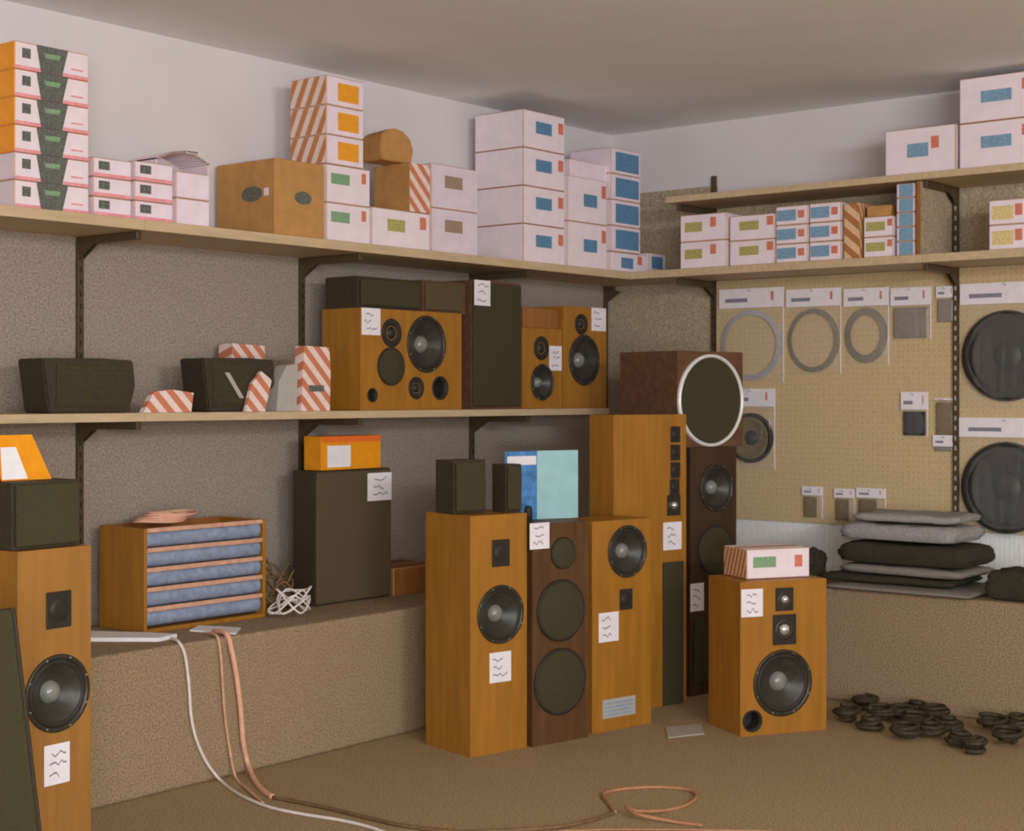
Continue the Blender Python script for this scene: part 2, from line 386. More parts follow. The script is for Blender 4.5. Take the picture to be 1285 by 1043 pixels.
# bowed lid lying over the small cartons
P = Vector((onY(196, YF + 0.06), YF + 0.06)); wl = span(P, 0, 262)
q = MB(); ns = 18
pr = []
for k in range(ns + 1):
    u = k / ns; pr.append((u * wl, 0.030 + 0.055 * sin(pi * min(1, u * 0.62 / 0.5 * 0.62 + 0.12))))
for (x0, z0), (x1, z1) in zip(pr, pr[1:]):
    q.box((x0, 0, z0 - 0.008 + 0.0), (x1 + 0.0005, 0.16, z0 - 0.003), 'carton_white_b', 0)
    q.box((x0, -0.002, z0 - 0.010), (x1 + 0.0005, 0.0, z0 - 0.002), 'brown_print')
q.box((0, 0.001, 0), (0.004, 0.158, 0.02 + 0.03), 'carton_white_b'); q.box((wl - 0.004, 0.001, 0), (wl, 0.158, pr[-1][1] - 0.006), 'carton_white_b')
q.box((wl * 0.55, -0.006, pr[10][1] - 0.006), (wl * 0.78, 0.03, pr[10][1] + 0.006), 'grey_print', 0.003)
q.build('cardboard_cover', label='white bowed cardboard cover with dark edge lying on the small cartons', cat='cardboard', loc=(P.x, P.y, zt + 0.001))
# brown carton: long side turned to the room
P = Vector((onY(345, YF), YF)); w_ = span(P, 0, 408); H = zat(P, 198) - TOPT
t = carton('large plain brown carton with dark oval prints beside the green-labelled boxes', (P.x, P.y, TOPT + 0.001), 0, w_ - 0.003, 0.34, H, m='kraft', edge='kraft')
def oval_mark(parent, along, c, rx, rz, name='printed_mark', m='grey_print'):
    q = MB(); pts = []
    for k in range(24):
        a = 2 * pi * k / 24
        pts.append((c[0] + rx * cos(a), -0.0012, c[1] + rz * sin(a)) if along == 'x' else (-0.0012, c[0] + rx * cos(a), c[1] + rz * sin(a)))
    q.poly(pts, m); q.build(name, parent)
oval_mark(t, 'x', (w_ * 0.55, H * 0.52), 0.045, 0.025); oval_mark(t, 'y', (0.13, H * 0.56), 0.06, 0.03)
q = MB(); q.box((-0.0016, 0.035, H * 0.52), (-0.0002, 0.06, H * 0.62), 'carton_white'); q.build('white_tag', t)
# green-labelled cartons
GM = [((0.10, 0.50, 0.52, 0.78, 'green_print', 'printed_label'), (0.80, 0.60, 0.90, 0.88, 'red_print', 'colour_spot'))]
zt = stack(409, 465, YF, TOPT, 205, 2, ['white carton with green label, lower one beside the brown carton', 'white carton with green label, carrying the orange-labelled striped boxes'], 0.26, marks=GM * 2, group='green-labelled white cartons')
z2 = stack(466, 540, YF, TOPT, 259, 1, ['white carton with green label supporting the brown box with striped end'], 0.26,
           marks=[((0.26, 0.42, 0.56, 0.74, 'olive_print', 'printed_label'), (0.82, 0.55, 0.93, 0.88, 'red_print', 'colour_spot'))], group='green-labelled white cartons')
stack(409, 457, YF, zt + 0.001, 93, 3, ['candy-striped carton with orange front label, %s of three near the ceiling' % r for r in ('lowest', 'middle', 'topmost')],
      0.21, side='stripe_side', group='orange-labelled striped cartons', marks=[((0.30, 0.18, 0.86, 0.80, 'orange_print', 'orange_label'),)] * 3, m='carton_white_b')
P = Vector((onY(514, YF), YF)); w_ = span(P, 0, 540); H = zat(P, 204) - z2
t = carton('brown carton with red-striped end on a green-labelled white box', (P.x, P.y, z2 + 0.001), 0, w_ - 0.003, 0.21, H, m='kraft', edge='kraft', bev=0.002)
q = MB(); q.box((0.001, -0.0012, 0.001), (w_ - 0.004, -0.0001, H - 0.001), 'stripe_front'); q.build('striped_end', t)
# curved brown corrugated card on top
q = MB(); bm = q.bm; q.mi('kraft')
pr = [(-0.10, 0), (-0.115, 0.05), (-0.10, 0.105), (-0.07, 0.128), (-0.02, 0.138), (0.03, 0.130), (0.068, 0.105), (0.088, 0.060), (0.075, 0.0)]
fa = [bm.verts.new((x, 0, z)) for x, z in pr]; fb = [bm.verts.new((x + 0.01, 0.13, z * 0.94)) for x, z in pr]
bm.faces.new(fa); bm.faces.new(fb)
for k in range(len(pr)): bm.faces.new((fa[k], fa[(k+1) % len(pr)], fb[(k+1) % len(pr)], fb[k]))
bmesh.ops.bevel(bm, geom=list(bm.edges), offset=0.005, segments=2, affect='EDGES')
P = Vector((onY(497, YF + 0.03), YF + 0.03))
q.build('cardboard_wrap', label='bundle of brown card with rounded top lying on the striped-end carton', cat='card', loc=(P.x + 0.02, P.y, z2 + H + 0.002))
# two white cartons with brown label
stack(541, 600, YF, TOPT, 204, 2, ['white carton with small brown label, lower one', 'white carton with small brown label, upper one beside the striped-end carton'], 0.28,
      marks=[((0.28, 0.48, 0.66, 0.76, 'brown_print', 'printed_label'),)] * 2, group='brown-labelled white cartons', m='carton_white_c')
# tall corner stack
BM = [((0.30, 0.42, 0.68, 0.74, 'blue_deep', 'printed_label'), (0.84, 0.52, 0.96, 0.82, 'red_print', 'colour_spot'))]
stack(656, 709, YF, TOPT, 136, 4, ['large white carton with blue mark, %s of the tall four-box stack' % r for r in ('lowest', 'second', 'third', 'topmost')],
      0.29, marks=BM * 4, edge='kraft_line', group='large white cartons in the four-box stack', bev=0.003)
zt = stack(712, 762, YF, TOPT, 219, 2, ['white carton with small blue mark, lower one right of the four-box stack', 'white carton with small blue mark, upper one right of the four-box stack'],
      0.28, marks=[((0.40, 0.36, 0.74, 0.64, 'blue_deep', 'printed_label'), (0.86, 0.60, 0.97, 0.88, 'red_print', 'colour_spot'))] * 2, group='white cartons right of the four-box stack')
P = Vector((onY(714, YF + 0.03), YF + 0.03)); 
carton('plain pale carton on top of the pair right of the four-box stack', (P.x, P.y, zt + 0.001), 0, span(P, 0, 762) - 0.004, 0.24, 0.085, m='carton_white_b', edge='kraft_edge')
zt = stack(765, 812, YF, TOPT, 315, 1, ['low white carton with blue mark under the big blue-labelled stack'], 0.28, marks=[((0.30, 0.2, 0.62, 0.75, 'blue_deep', 'printed_label'), (0.74, 0.45, 0.86, 0.9, 'red_print', 'colour_spot'))])
stack(766, 804, YF, zt + 0.001, 184, 4, ['white carton with large blue label, %s of four next to the corner' % r for r in ('lowest', 'second', 'third', 'topmost')],
      0.25, marks=[((0.16, 0.12, 0.94, 0.86, 'blue_deep', 'blue_label'),)] * 4, group='large-blue-label cartons', m='carton_white_b')
stack(814, 836, YF, TOPT, 317, 1, ['tiny white carton with blue mark in the far shelf corner'], 0.2, marks=[((0.15, 0.3, 0.8, 0.85, 'blue_deep', 'printed_label'),)])

# ---- right wall, lower shelf
XF = XC - 0.365
OM = [((0.10, 0.36, 0.48, 0.72, 'olive_print', 'printed_label'), (0.66, 0.50, 0.78, 0.86, 'red_print', 'colour_spot'))]
stack(853, 912, XF, TOPT, 271, 2, ['white carton with olive label, lower of the pair nearest the corner on the right wall', 'white carton with olive label, upper of the pair nearest the corner on the right wall'], 0.28, phi=-90, marks=OM * 2, group='olive-labelled cartons')
OM2 = [((0.22, 0.40, 0.66, 0.76, 'olive_print', 'printed_label'), (0.84, 0.55, 0.98, 0.9, 'red_print', 'colour_spot'))]
stack(915, 972, XF, TOPT, 272, 2, ['white carton with olive label, lower one touching the blue-labelled columns', 'white carton with olive label, upper one touching the blue-labelled columns'], 0.28, phi=-90, marks=OM2 * 2, group='olive-labelled cartons')
LB = [((0.04, 0.22, 0.64, 0.80, 'blue_print', 'blue_label'), (0.70, 0.34, 0.90, 0.74, 'red_print', 'colour_spot'))]
stack(973, 1014, XF, TOPT, 260, 3, ['white carton with pale blue label, %s of the left three-box column' % r for r in ('lowest', 'middle', 'topmost')], 0.25, phi=-90, marks=LB * 3, group='pale-blue-labelled cartons')
stack(1015, 1056, XF, TOPT, 256, 3, ['white carton with pale blue label, %s of the column beside the striped carton' % r for r in ('lowest', 'middle', 'topmost')], 0.25, phi=-90, marks=LB * 3, group='pale-blue-labelled cartons')
P = Vector((XF, onX(1059, XF))); w_ = -(onX(1080, XF) - onX(1059, XF)); H = zat(P, 256) - TOPT
t = carton('narrow upright carton with brown diagonal stripes between two label columns', (P.x, P.y, TOPT + 0.001), -90, w_ - 0.003, 0.22, H, m='stripe_fine', edge='kraft', bev=0.002)
q = MB(); q.box((0.002, -0.0012, 0.002), (w_ - 0.006, -0.0001, H - 0.002), 'stripe_fine'); q.build('striped_front', t)
zt = stack(1083, 1121, XF, TOPT, 273, 2, ['small olive-labelled carton, lower one beside the blue column', 'small olive-labelled carton, upper one under the low brown box'], 0.24, phi=-90,
      marks=[((0.08, 0.30, 0.74, 0.74, 'olive_print', 'printed_label'), (0.82, 0.5, 0.98, 0.84, 'red_print', 'colour_spot'))] * 2, group='small olive-labelled cartons')
P = Vector((XF, onX(1085, XF))); carton('low brown box lying on the small olive-labelled cartons', (P.x + 0.02, P.y, zt + 0.001), -90, 0.115, 0.2, 0.05, m='kraft', edge='kraft')
stack(1124, 1149, XF, TOPT, 231, 5, ['slim carton with full blue front, %s of the five-high column' % r for r in ('lowest', 'second', 'third', 'fourth', 'topmost')], 0.24, phi=-90,
      marks=[((0.16, 0.06, 0.90, 0.94, 'blue_print', 'blue_label'),)] * 5, group='slim blue-fronted cartons', m='carton_white_c')
P = Vector((XF, onX(1151, XF))); H = UPB - TOPT - 0.004
t = thing('shelf_divider', 'upright brown board end dividing the right-wall shelf beside the blue column', 'shelf divider', (P.x - 0.01, P.y, TOPT + 0.001), -90)
q = MB(); q.box((0, 0, 0), (0.02, 0.33, H), 'walnut', 0.002, side='hessian_brown'); q.build('divider_panel', t)
TM = [((0.08, 0.20, 0.62, 0.76, 'tan_print', 'printed_label'), (0.66, 0.34, 0.84, 0.80, 'red_print', 'colour_spot'))]
stack(1240, 1292, XF, TOPT, 252, 2, ['white carton with tan label at the right frame edge, lower one', 'white carton with tan label at the right frame edge, upper one'], 0.26, phi=-90, marks=TM * 2, group='tan-labelled cartons')
# ---- uppermost right shelf
stack(1110, 1200, XF, UPT, 165, 1, ['long white carton with blue mark and red square on the uppermost shelf'], 0.28, phi=-90, edge='kraft_line',
      marks=[((0.32, 0.36, 0.62, 0.66, 'blue_print', 'printed_label'), (0.66, 0.52, 0.77, 0.78, 'red_print', 'colour_spot'))])
stack(1203, 1312, XF, UPT, 100, 2, ['large white carton with blue mark, lower of the pair nearest the ceiling at right', 'large white carton with blue mark, nearest the ceiling at right'], 0.30, phi=-90, edge='kraft_line',
      marks=[((0.26, 0.42, 0.62, 0.68, 'blue_print', 'printed_label'), (0.74, 0.62, 0.83, 0.86, 'red_print', 'colour_spot'))] * 2, group='large outlined cartons')

# ---------------------------------------------------------------- loudspeakers
def cabinet(parent, w_, d_, h_, m, holes, side=None, name='cabinet'):
    """box whose front (local y=0) has real circular openings: holes (u, v, r, depth)"""
    q = MB(); bm = q.bm; sm = side or m
    def V(x, y, z): return bm.verts.new((x, y, z))
    a = [V(0,0,0), V(w_,0,0), V(w_,0,h_), V(0,0,h_)]; b2 = [V(0,d_,0), V(w_,d_,0), V(w_,d_,h_), V(0,d_,h_)]
    for k in range(4):
        f = bm.faces.new((a[k], a[(k+1) % 4], b2[(k+1) % 4], b2[k])); f.material_index = q.mi(sm)
    f = bm.faces.new(b2); f.material_index = q.mi(sm)
    es = [bm.edges.get((a[k], a[(k+1) % 4])) for k in range(4)]
    for (u, v, r, dp) in holes:
        n = 28; ring = [V(u + r * cos(2*pi*k/n), 0, v + r * sin(2*pi*k/n)) for k in range(n)]
        back = [V(u + r * cos(2*pi*k/n), dp, v + r * sin(2*pi*k/n)) for k in range(n)]
        for k in range(n):
            es.append(bm.edges.new((ring[k], ring[(k+1) % n])))
            f = bm.faces.new((ring[k], ring[(k+1) % n], back[(k+1) % n], back[k])); f.material_index = q.mi('rubber')
        f = bm.faces.new(back); f.material_index = q.mi('rubber')
    r = bmesh.ops.triangle_fill(bm, use_beauty=True, use_dissolve=False, edges=es)
    i = q.mi(m)
    for g in r['geom']:
        if isinstance(g, bmesh.types.BMFace): g.material_index = i
    return q.build(name, parent)
def driver(parent, kind, u, v, r):
    if kind == 'woofer':
        t = MB(); t.lathe([(r*0.90, -0.004), (r*1.0, 0.0005), (r*1.0, 0.004), (r*0.97, 0.007), (r*0.90, 0.006), (r*0.86, -0.001)], (u, 0, v), 'frame_grey')
        for k in range(8):
            a = 2*pi*(k+0.5)/8; t.lathe([(0.0035, 0.0060), (0.003, 0.0085), (0.0005, 0.009)], (u + r*0.94*cos(a), 0, v + r*0.94*sin(a)), 'dust_cap_grey', 8)
        o = t.build('woofer', parent)
        t = MB(); t.lathe([(r*0.88, 0.000), (r*0.84, 0.006), (r*0.79, 0.007), (r*0.74, 0.000)], (u, 0, v), 'rubber'); t.build('rubber_surround', o)
        t = MB(); t.lathe([(r*0.75, 0.000), (r*0.55, -0.3*0.05), (r*0.30, -0.034), (r*0.26, -0.036)], (u, 0, v), 'cone_soft'); t.build('cone', o)
        t = MB(); t.lathe([(r*0.30, -0.034), (r*0.27, -0.022), (r*0.18, -0.012), (r*0.08, -0.008), (0.0005, -0.007)], (u, 0, v), 'dust_cap_grey'); t.build('dust_cap', o)
    elif kind == 'grille_woofer':
        t = MB(); t.lathe([(r, 0.0005), (r, 0.008), (r*0.94, 0.012), (r*0.9, 0.008)], (u, 0, v), 'rubber'); o = t.build('woofer', parent)
        t = MB(); t.lathe([(r*0.92, 0.009), (r*0.7, 0.014), (r*0.35, 0.018), (0.0005, 0.019)], (u, 0, v), 'grille_cloth'); t.build('round_grille', o)
    elif kind == 'tweeter':
        t = MB(); q = r
        t.lathe([(q*1.0, 0.0005), (q*1.0, 0.004), (q*0.95, 0.006), (q*0.62, 0.006), (q*0.42, -0.004)], (u, 0, v), 'rubber'); o = t.build('tweeter', parent)
        t = MB(); t.lathe([(q*0.42, -0.004), (q*0.30, 0.006), (q*0.15, 0.010), (0.0005, 0.011)], (u, 0, v), 'cone_black'); t.build('dome', o)
    elif kind == 'silver_tweeter':
        t = MB(); q = r
        t.box((u-q*0.88, -0.005, v-q), (u+q*0.88, -0.0005, v+q), 'rubber', 0.002); o = t.build('tweeter', parent)
        t = MB(); t.lathe([(q*0.7, 0.0055), (q*0.62, 0.009), (q*0.45, 0.006)], (u, 0, v), 'frame_grey'); t.build('faceplate_ring', o)
        t = MB(); t.lathe([(q*0.38, 0.0055), (q*0.30, 0.013), (q*0.16, 0.018), (0.0005, 0.020)], (u, 0, v), 'dome_silver'); t.build('dome', o)
    elif kind == 'square_tweeter':
        t = MB(); t.box((u-r*0.82, -0.006, v-r), (u+r*0.82, -0.0005, v+r), 'rubber', 0.004); o = t.build('tweeter', parent)
        t = MB(); t.lathe([(r*0.6, 0.0065), (r*0.5, 0.010), (r*0.25, 0.011), (0.0005, 0.012)], (u, 0, v), 'cone_black'); t.build('dome', o)
    elif kind == 'port':
        t = MB(); t.lathe([(r, 0.0005), (r, 0.004), (r*0.85, 0.005), (r*0.8, -0.02)], (u, 0, v), 'rubber'); t.build('port_ring', parent)
HOLE = {'woofer': (0.89, 0.05), 'tweeter': (0.45, 0.02), 'port': (0.84, 0.07)}
def price_card(parent, u0, v0, u1, v1, seed, y=-0.0005):
    rr = random.Random(seed); q = MB(); q.box((u0, y - 0.001, v0), (u1, y, v1), 'card_white')
    W, H = u1 - u0, v1 - v0; yk = y - 0.0014
    x = u0 + W * 0.2; z = v0 + H * 0.75
    for row in range(3):
        zr = v0 + H * (0.78 - row * 0.27); p = (u0 + W * rr.uniform(0.14, 0.3), zr); nst = rr.choice((4, 5, 6)); th = H * 0.022
        for k in range(nst):
            n = (p[0] + W * rr.uniform(0.07, 0.13), zr + H * rr.uniform(-0.09, 0.09))
            if n[0] > u1 - W * 0.12: break
            q.poly([(p[0], yk, p[1] - th), (n[0], yk, n[1] - th), (n[0], yk, n[1] + th), (p[0], yk, p[1] + th)], 'ink'); p = n
    q.build('price_card', parent)
def speaker(label, P, phi, pxr, d_, pytop, m='ply', side=None, drv=(), cards=(), name='loudspeaker', cat='loudspeaker', group=None, grille=None, h=None, wmax=None, extras=()):
    """P = front-left-bottom corner; drivers and cards are sighted on the front plane"""
    w_ = span(P, phi, pxr); h_ = h or (zat(P, pytop) - P.z)
    t = thing(name, label, cat, P, phi, group); u_ = dr(phi)
    def uv(px, py):
        u = span(P, phi, px); q = Vector((P.x, P.y)) + u_ * u; return u, zat(q, py) - P.z, dep(q)
    ds = []
    for (k, px, py, hp) in drv:
        u, v, dp = uv(px, py); r = min(hp / 2 * dp / F, u - 0.006, w_ - u - 0.006); ds.append((k, u, v, r))
    cabinet(t, w_, d_, h_, m, [(u, v, r * HOLE[k][0], min(HOLE[k][1], d_ * 0.6)) for (k, u, v, r) in ds if k in HOLE], side)
    for x in ds: driver(t, *x)
    if grille:
        gx0, gz0, gx1, gz1, gm = grille; q = MB(); q.box((gx0 * w_, -0.014, gz0 * h_), (gx1 * w_, -0.0003, gz1 * h_), gm, 0.006); q.build('grille', t)
    for i, (x0, y0, x1, y1) in enumerate(cards):
        u0, v1, _ = uv(x0, y0); u1, _, _ = uv(x1, y0); v0 = uv(x0, y1)[1]
        price_card(t, u0, v0, u1, v1, int(x0 + y0), -0.0145 if grille else -0.0008)
    return t, w_, h_, uv

# T1 twin-driver ply tower in front of the bench
P = gp(590, 951)
t1, w1, h1, _ = speaker('tall plywood tower speaker with two drivers carrying small black speakers', P, -12, 661, 0.28, 648, drv=(('square_tweeter', 628, 694, 34), ('woofer', 628, 771, 74)),
        cards=((614, 820, 641, 858),), name='tower_speaker'); P1 = P.copy()
# T2 dark tower
P = gp(668, 938); P2 = P.copy()
t2, w2, h2, _ = speaker('brown tower speaker with black drivers standing beside the twin-driver plywood tower', P, -12, 738, 0.25, 658, m='dark_walnut', name='tower_speaker',
        drv=(('grille_woofer', 706, 694, 40), ('grille_woofer', 703, 766, 78), ('grille_woofer', 702, 855, 84)), cards=((664.5, 657, 689, 690),))
# T3b
P = gp(743, 921); P3b = P.copy()
t3, w3, h3, _ = speaker('plywood tower speaker with woofer above tweeter and blue sheet near its foot', P, -12, 817, 0.20, 655, m='ply', name='tower_speaker',
        drv=(('woofer', 787, 692, 66), ('square_tweeter', 785, 752, 26)), cards=((751, 770, 776, 807),))
u0 = span(P, -12, 756); u1 = span(P, -12, 797); q = MB(); zz = zat(P, 905)
q.box((u0, -0.0018, 0.05), (u1, -0.0006, 0.125), 'paper_blue'); 
for k in range(4): q.box((u0 + 0.01, -0.0024, 0.06 + k * 0.015), (u1 - 0.01, -0.0018, 0.066 + k * 0.015), 'blue_print')
q.build('leaflet', t3, label='pale blue leaflet')
# T3 tall wide cabinet behind it
u = dr(-12); n = dr(78)
Pq = Vector((P3b.x, P3b.y)) + n * 0.225
s_ = span(Pq, -12, 770); P = Vector((Pq.x + u.x * s_, Pq.y + u.y * s_, 0.0)); P3 = P.copy()
t4, w4, h4, uv4 = speaker('very tall wide plywood speaker with a column of small drivers down its right side', P, -12, 861, 0.15, 521, m='ply', name='tower_speaker',
        drv=(('square_tweeter', 847, 545, 20), ('square_tweeter', 847, 568, 20), ('square_tweeter', 847, 590, 20), ('square_tweeter', 846, 611, 20), ('silver_tweeter', 845, 634, 26)), cards=((832, 656, 855, 691),))
a = uv4(831, 706); b2 = uv4(856, 890); q = MB(); q.box((a[0], -0.012, b2[1]), (b2[0], -0.0004, a[1]), 'grille_cloth', 0.004); q.build('grille', t4)
# T4 mahogany tower, ring speaker on top
P = atdep(866, 6.88); P4 = P.copy()
t5, w5, h5, _ = speaker('dark mahogany tower speaker standing beneath the white-ringed round speaker', P, -12, 924, 0.16, 562, m='espresso', name='tower_speaker',
        drv=(('woofer', 899, 612, 60), ('grille_woofer', 897, 690, 62)), cards=((866, 733, 883, 768),))
q = MB(); q.box((0.02, -0.010, 0.06), (w5 * 0.62, -0.0004, 0.33), 'grille_cloth', 0.004); q.build('grille', t5)
s_ = span(P4, -12, 850); P = Vector((P4.x, P4.y, h5 + 0.002)) + Vector((u.x * s_, u.y * s_, 0)); 
t6 = thing('ringed_speaker', 'dark mahogany speaker cabinet with large black round grille in a white ring', 'loudspeaker', P, -12)
wr = span(P, -12, 932); hr = zat(P, 440) - P.z
cabinet(t6, wr, 0.37, hr, 'mahogany', [(wr * 0.5, hr * 0.5, wr * 0.40, 0.06)])
rr_ = min(wr, hr) * 0.5
c = (wr * 0.49, 0, hr * 0.485)
q = MB(); q.lathe([(rr_*0.99, 0.0005), (rr_*0.99, 0.012), (rr_*0.955, 0.018), (rr_*0.92, 0.012), (rr_*0.92, 0.0005)], c, 'ring_silver', 56); q.build('white_ring', t6)
q = MB(); q.lathe([(rr_*0.92, 0.006), (rr_*0.75, 0.003), (rr_*0.45, 0.002), (0.0005, 0.002)], c, 'grille_cloth', 56); q.build('round_grille', t6)
# T5 right three-way speaker
P = gp(929, 925); P5 = P.copy()
t7, w7, h7, _ = speaker('squat plywood speaker with large woofer and two silver-domed drivers beside the coils', P, -30, 1037, 0.26, 731, m='ply', name='three_way_speaker',
        drv=(('silver_tweeter', 984, 752, 29), ('silver_tweeter', 984, 790, 38), ('woofer', 982, 857, 84), ('port', 944, 905, 28)), cards=((930, 740, 957, 775),))
q = MB()
for kk, (sx, sz) in enumerate(((0.01, 0), )): pass
# box on T5
u5 = dr(-30); n5 = dr(60)
Pq = Vector((P5.x, P5.y)) + n5 * 0.06; s_ = span(Pq, -30, 937); P = Vector((Pq.x + u5.x * s_, Pq.y + u5.y * s_, h7 + 0.002))
wb = span(P, -30, 1016); 
carton('white carton with green label and striped side on the squat three-way speaker', P, -30, wb, 0.19, zat(P, 690) - P.z, side='stripe_fine', edge='kraft_edge',
       marks=((0.10, 0.38, 0.46, 0.74, 'green_print', 'printed_label'), (0.76, 0.36, 0.88, 0.76, 'red_print', 'colour_spot')))
# T0 foreground left tower
P = atdep(22, 4.20); P0 = P.copy()
t8, w8, h8, _ = speaker('plywood tower speaker with two drivers cut off by the left frame edge', P, 3, 114, 0.25, 693, m='ply_pale', side='ply', name='tower_speaker',
        drv=(('square_tweeter', 73, 765, 46), ('woofer', 72, 870, 98)), cards=((55, 937, 87, 988),))
Pq = Vector((P0.x, P0.y)) + dr(93) * 0.03; s_ = span(Pq, 3, 14); P = Vector((Pq.x + dr(3).x * s_, Pq.y + dr(3).y * s_, h8 + 0.002)); Pb0 = P.copy()
speaker('small black speaker with cloth front on the foreground plywood tower', P, 3, 100, 0.18, 606, m='black_vinyl', grille=(0.04, 0.04, 0.96, 0.96, 'grille_cloth'), name='bookshelf_speaker')
hb = zat(P, 606)
# card wedge on it
t = thing('show_card', 'orange show card with white panel propped on the small black speaker at left', 'card', (P.x + 0.01, P.y + 0.06, hb + 0.0015), 3)
q = MB()
q.poly([(0.0, 0, 0), (0.165, 0, 0), (0.135, 0.05, 0.125), (-0.01, 0.05, 0.125)], 'orange_box'); q.poly([(0.0, 0.003, 0), (0.165, 0.003, 0), (0.135, 0.053, 0.125), (-0.01, 0.053, 0.125)], 'orange_box')
q.poly([(-0.01, 0.05, 0.125), (0.135, 0.05, 0.125), (0.135, 0.12, 0.001), (-0.01, 0.12, 0.001)], 'orange_red'); q.build('folded_card', t)
q = MB(); q.poly([(0.0, 0.001 - 0.002, 0.004), (0.085, -0.0015 + 0.001, 0.004), (0.070, 0.034, 0.092), (0.02, 0.034, 0.092)], 'paper'); q.build('white_panel', t)
# leaning dark panel in front of T0
t = thing('grille_panel', 'dark cloth grille panel leaning against the foreground plywood tower', 'grille', atdep(-2, 3.9) , 0)
Pt = t.location.copy(); base = atdep(62, 3.9)
q = MB(); hh = zat(Pt, 735); ux = dr(-30)
q.box((-0.26, -0.012, 0), (0, 0.012, 0.80), 'grille_cloth', 0.008); g = q.build('grille_cloth', t)
q = MB(); q.box((-0.265, 0.012, 0.0), (0.005, 0.024, 0.80), 'black_vinyl', 0.003); g2 = q.build('wooden_frame', t)
t.location = (base.x, base.y, 0.004); t.rotation_euler = (0, radians(-6.5), radians(-42))

# ---- small speakers on T1, blue folder on T2
u = dr(-12); n = dr(78)
def loc_on(P, z, a, b_): return Vector((P.x + u.x * a + n.x * b_, P.y + u.y * a + n.y * b_, z))
Pq = loc_on(P1, h1 + 0.002, 0, 0.11); s_ = max(0.004, span(Pq, -12, 558)); P = loc_on(P1, h1 + 0.002, s_, 0.11)
speaker('small cube-shaped black speaker on the left of the twin-driver tower', P, -12, 609, 0.11, 578, m='black_vinyl', grille=(0.05, 0.04, 0.95, 0.96, 'grille_cloth'), name='mini_speaker')
Pq = loc_on(P1, h1 + 0.002, 0, 0.05); s_ = span(Pq, -12, 634); P = loc_on(P1, h1 + 0.002, s_, 0.05)
speaker('slim black upright speaker on the right of the twin-driver tower', P, -12, 654, 0.08, 583, m='black_vinyl', grille=(0.08, 0.04, 0.92, 0.96, 'grille_cloth'), name='mini_speaker', h=None)
P = loc_on(P2, h2 + 0.002, 0.03, 0.06)
q = MB(); r = q.lathe([(0.0005, 0), (0.016, 0), (0.016, 0.05), (0.012, 0.062), (0.0005, 0.064)], (0, 0, 0), 'rubber', 20, 'z')
q.build('small_cylinder', label='tiny black cylinder standing in front of the blue folder', cat='canister', loc=P)
Pq = loc_on(P2, h2 + 0.002, 0, 0.15); s_ = span(Pq, -12, 630); P = loc_on(P2, h2 + 0.002, max(s_, -0.012), 0.15)
t = thing('folder', 'open blue and pale cyan brochure standing on the brown tower', 'brochure', P, -12)
wf = span(P, -12, 674); wt = span(P, -12, 718); hf = zat(P, 567) - P.z
q = MB(); q.box((0, 0, 0), (wf, 0.004, hf), 'blue_card'); q.build('blue_page', t)
q = MB(); v = [(wf, 0.001), (wt, -0.035), (wt, -0.031), (wf, 0.005)]
q.poly([(p[0], p[1], 0) for p in v], 'cyan_card'); q.poly([(p[0], p[1], hf) for p in v], 'cyan_card')
for k in range(4): a, b2 = v[k], v[(k+1) % 4]; q.poly([(a[0], a[1], 0), (b2[0], b2[1], 0), (b2[0], b2[1], hf), (a[0], a[1], hf)], 'cyan_card')
q.build('cyan_page', t)
q = MB(); q.box((0.01, -0.0008, hf * 0.80), (wf - 0.005, 0, hf * 0.93), 'card_white'); q.box((0.02, -0.0008, hf * 0.1), (0.035, 0, hf * 0.75), 'cyan_card'); q.build('printed_panel', t)

# ---------------------------------------------------------------- middle shelf
YM = -0.35
def pl(px, Y, z): return Vector((onY(px, Y), Y, z))
def pod(label, pa, pb, pta, ptb, ptop, d_, seed, extra=False):
    P = pl(pa, YM, MIDT + 0.001); x1 = span(P, 0, pb); h = zat(P, ptop) - P.z
    a = span(P, 0, pta); b_ = span(P, 0, ptb)
    t = thing('horn_speaker', label, 'loudspeaker', P, 0)
    q = MB(); bm = q.bm; mid = (b_ + 0.012 + x1) * 0.5
    prof = [(0, 0), (x1, 0), (x1 + (b_ - x1) * 0.9 + 0.012, h * 0.5), (b_, h * 0.97), (b_ * 0.6, h), (a, h * 0.98)]
    fr = [bm.verts.new((x, 0, z)) for x, z in prof]; bk = [bm.verts.new((x * 0.9 + x1 * 0.05, d_, z)) for x, z in prof]
    bm.faces.new(fr); bm.faces.new(bk)
    for k in range(len(prof)): bm.faces.new((fr[k], fr[(k+1) % len(prof)], bk[(k+1) % len(prof)], bk[k]))
    for f in bm.faces: f.material_index = q.mi('black_vinyl')
    bmesh.ops.bevel(bm, geom=list(bm.edges), offset=0.006, segments=2, affect='EDGES'); q.build('cabinet', t)
    q = MB(); q.box((x1 * 0.08, -0.006, h * 0.12), (x1 * 0.94, -0.0003, h * 0.86), 'grille_cloth', 0.003)
    for k in range(7): q.box((x1 * 0.1, -0.009, h * (0.16 + k * 0.1)), (x1 * 0.92, -0.006, h * (0.19 + k * 0.1)), 'black_vinyl')
    q.build('grille', t)
    return t, x1, h, P
t, x1, h, P = pod('wide black tapered speaker box alone at the left of the middle shelf', 62, 163, 52, 168, 448, 0.17, 1)
q = MB(); q.box((x1 * 0.5, -0.011, h * 0.24), (x1 * 0.56, -0.009, h * 0.34), 'frame_grey', 0.001); q.build('badge', t)
t, x1, h, P = pod('smaller black tapered speaker box among the red-striped packaging', 262, 320, 254, 345, 448, 0.15, 2)
q = MB(); p0 = (x1 * 0.30, h * 0.72); p1 = (x1 * 0.62, h * 0.25)
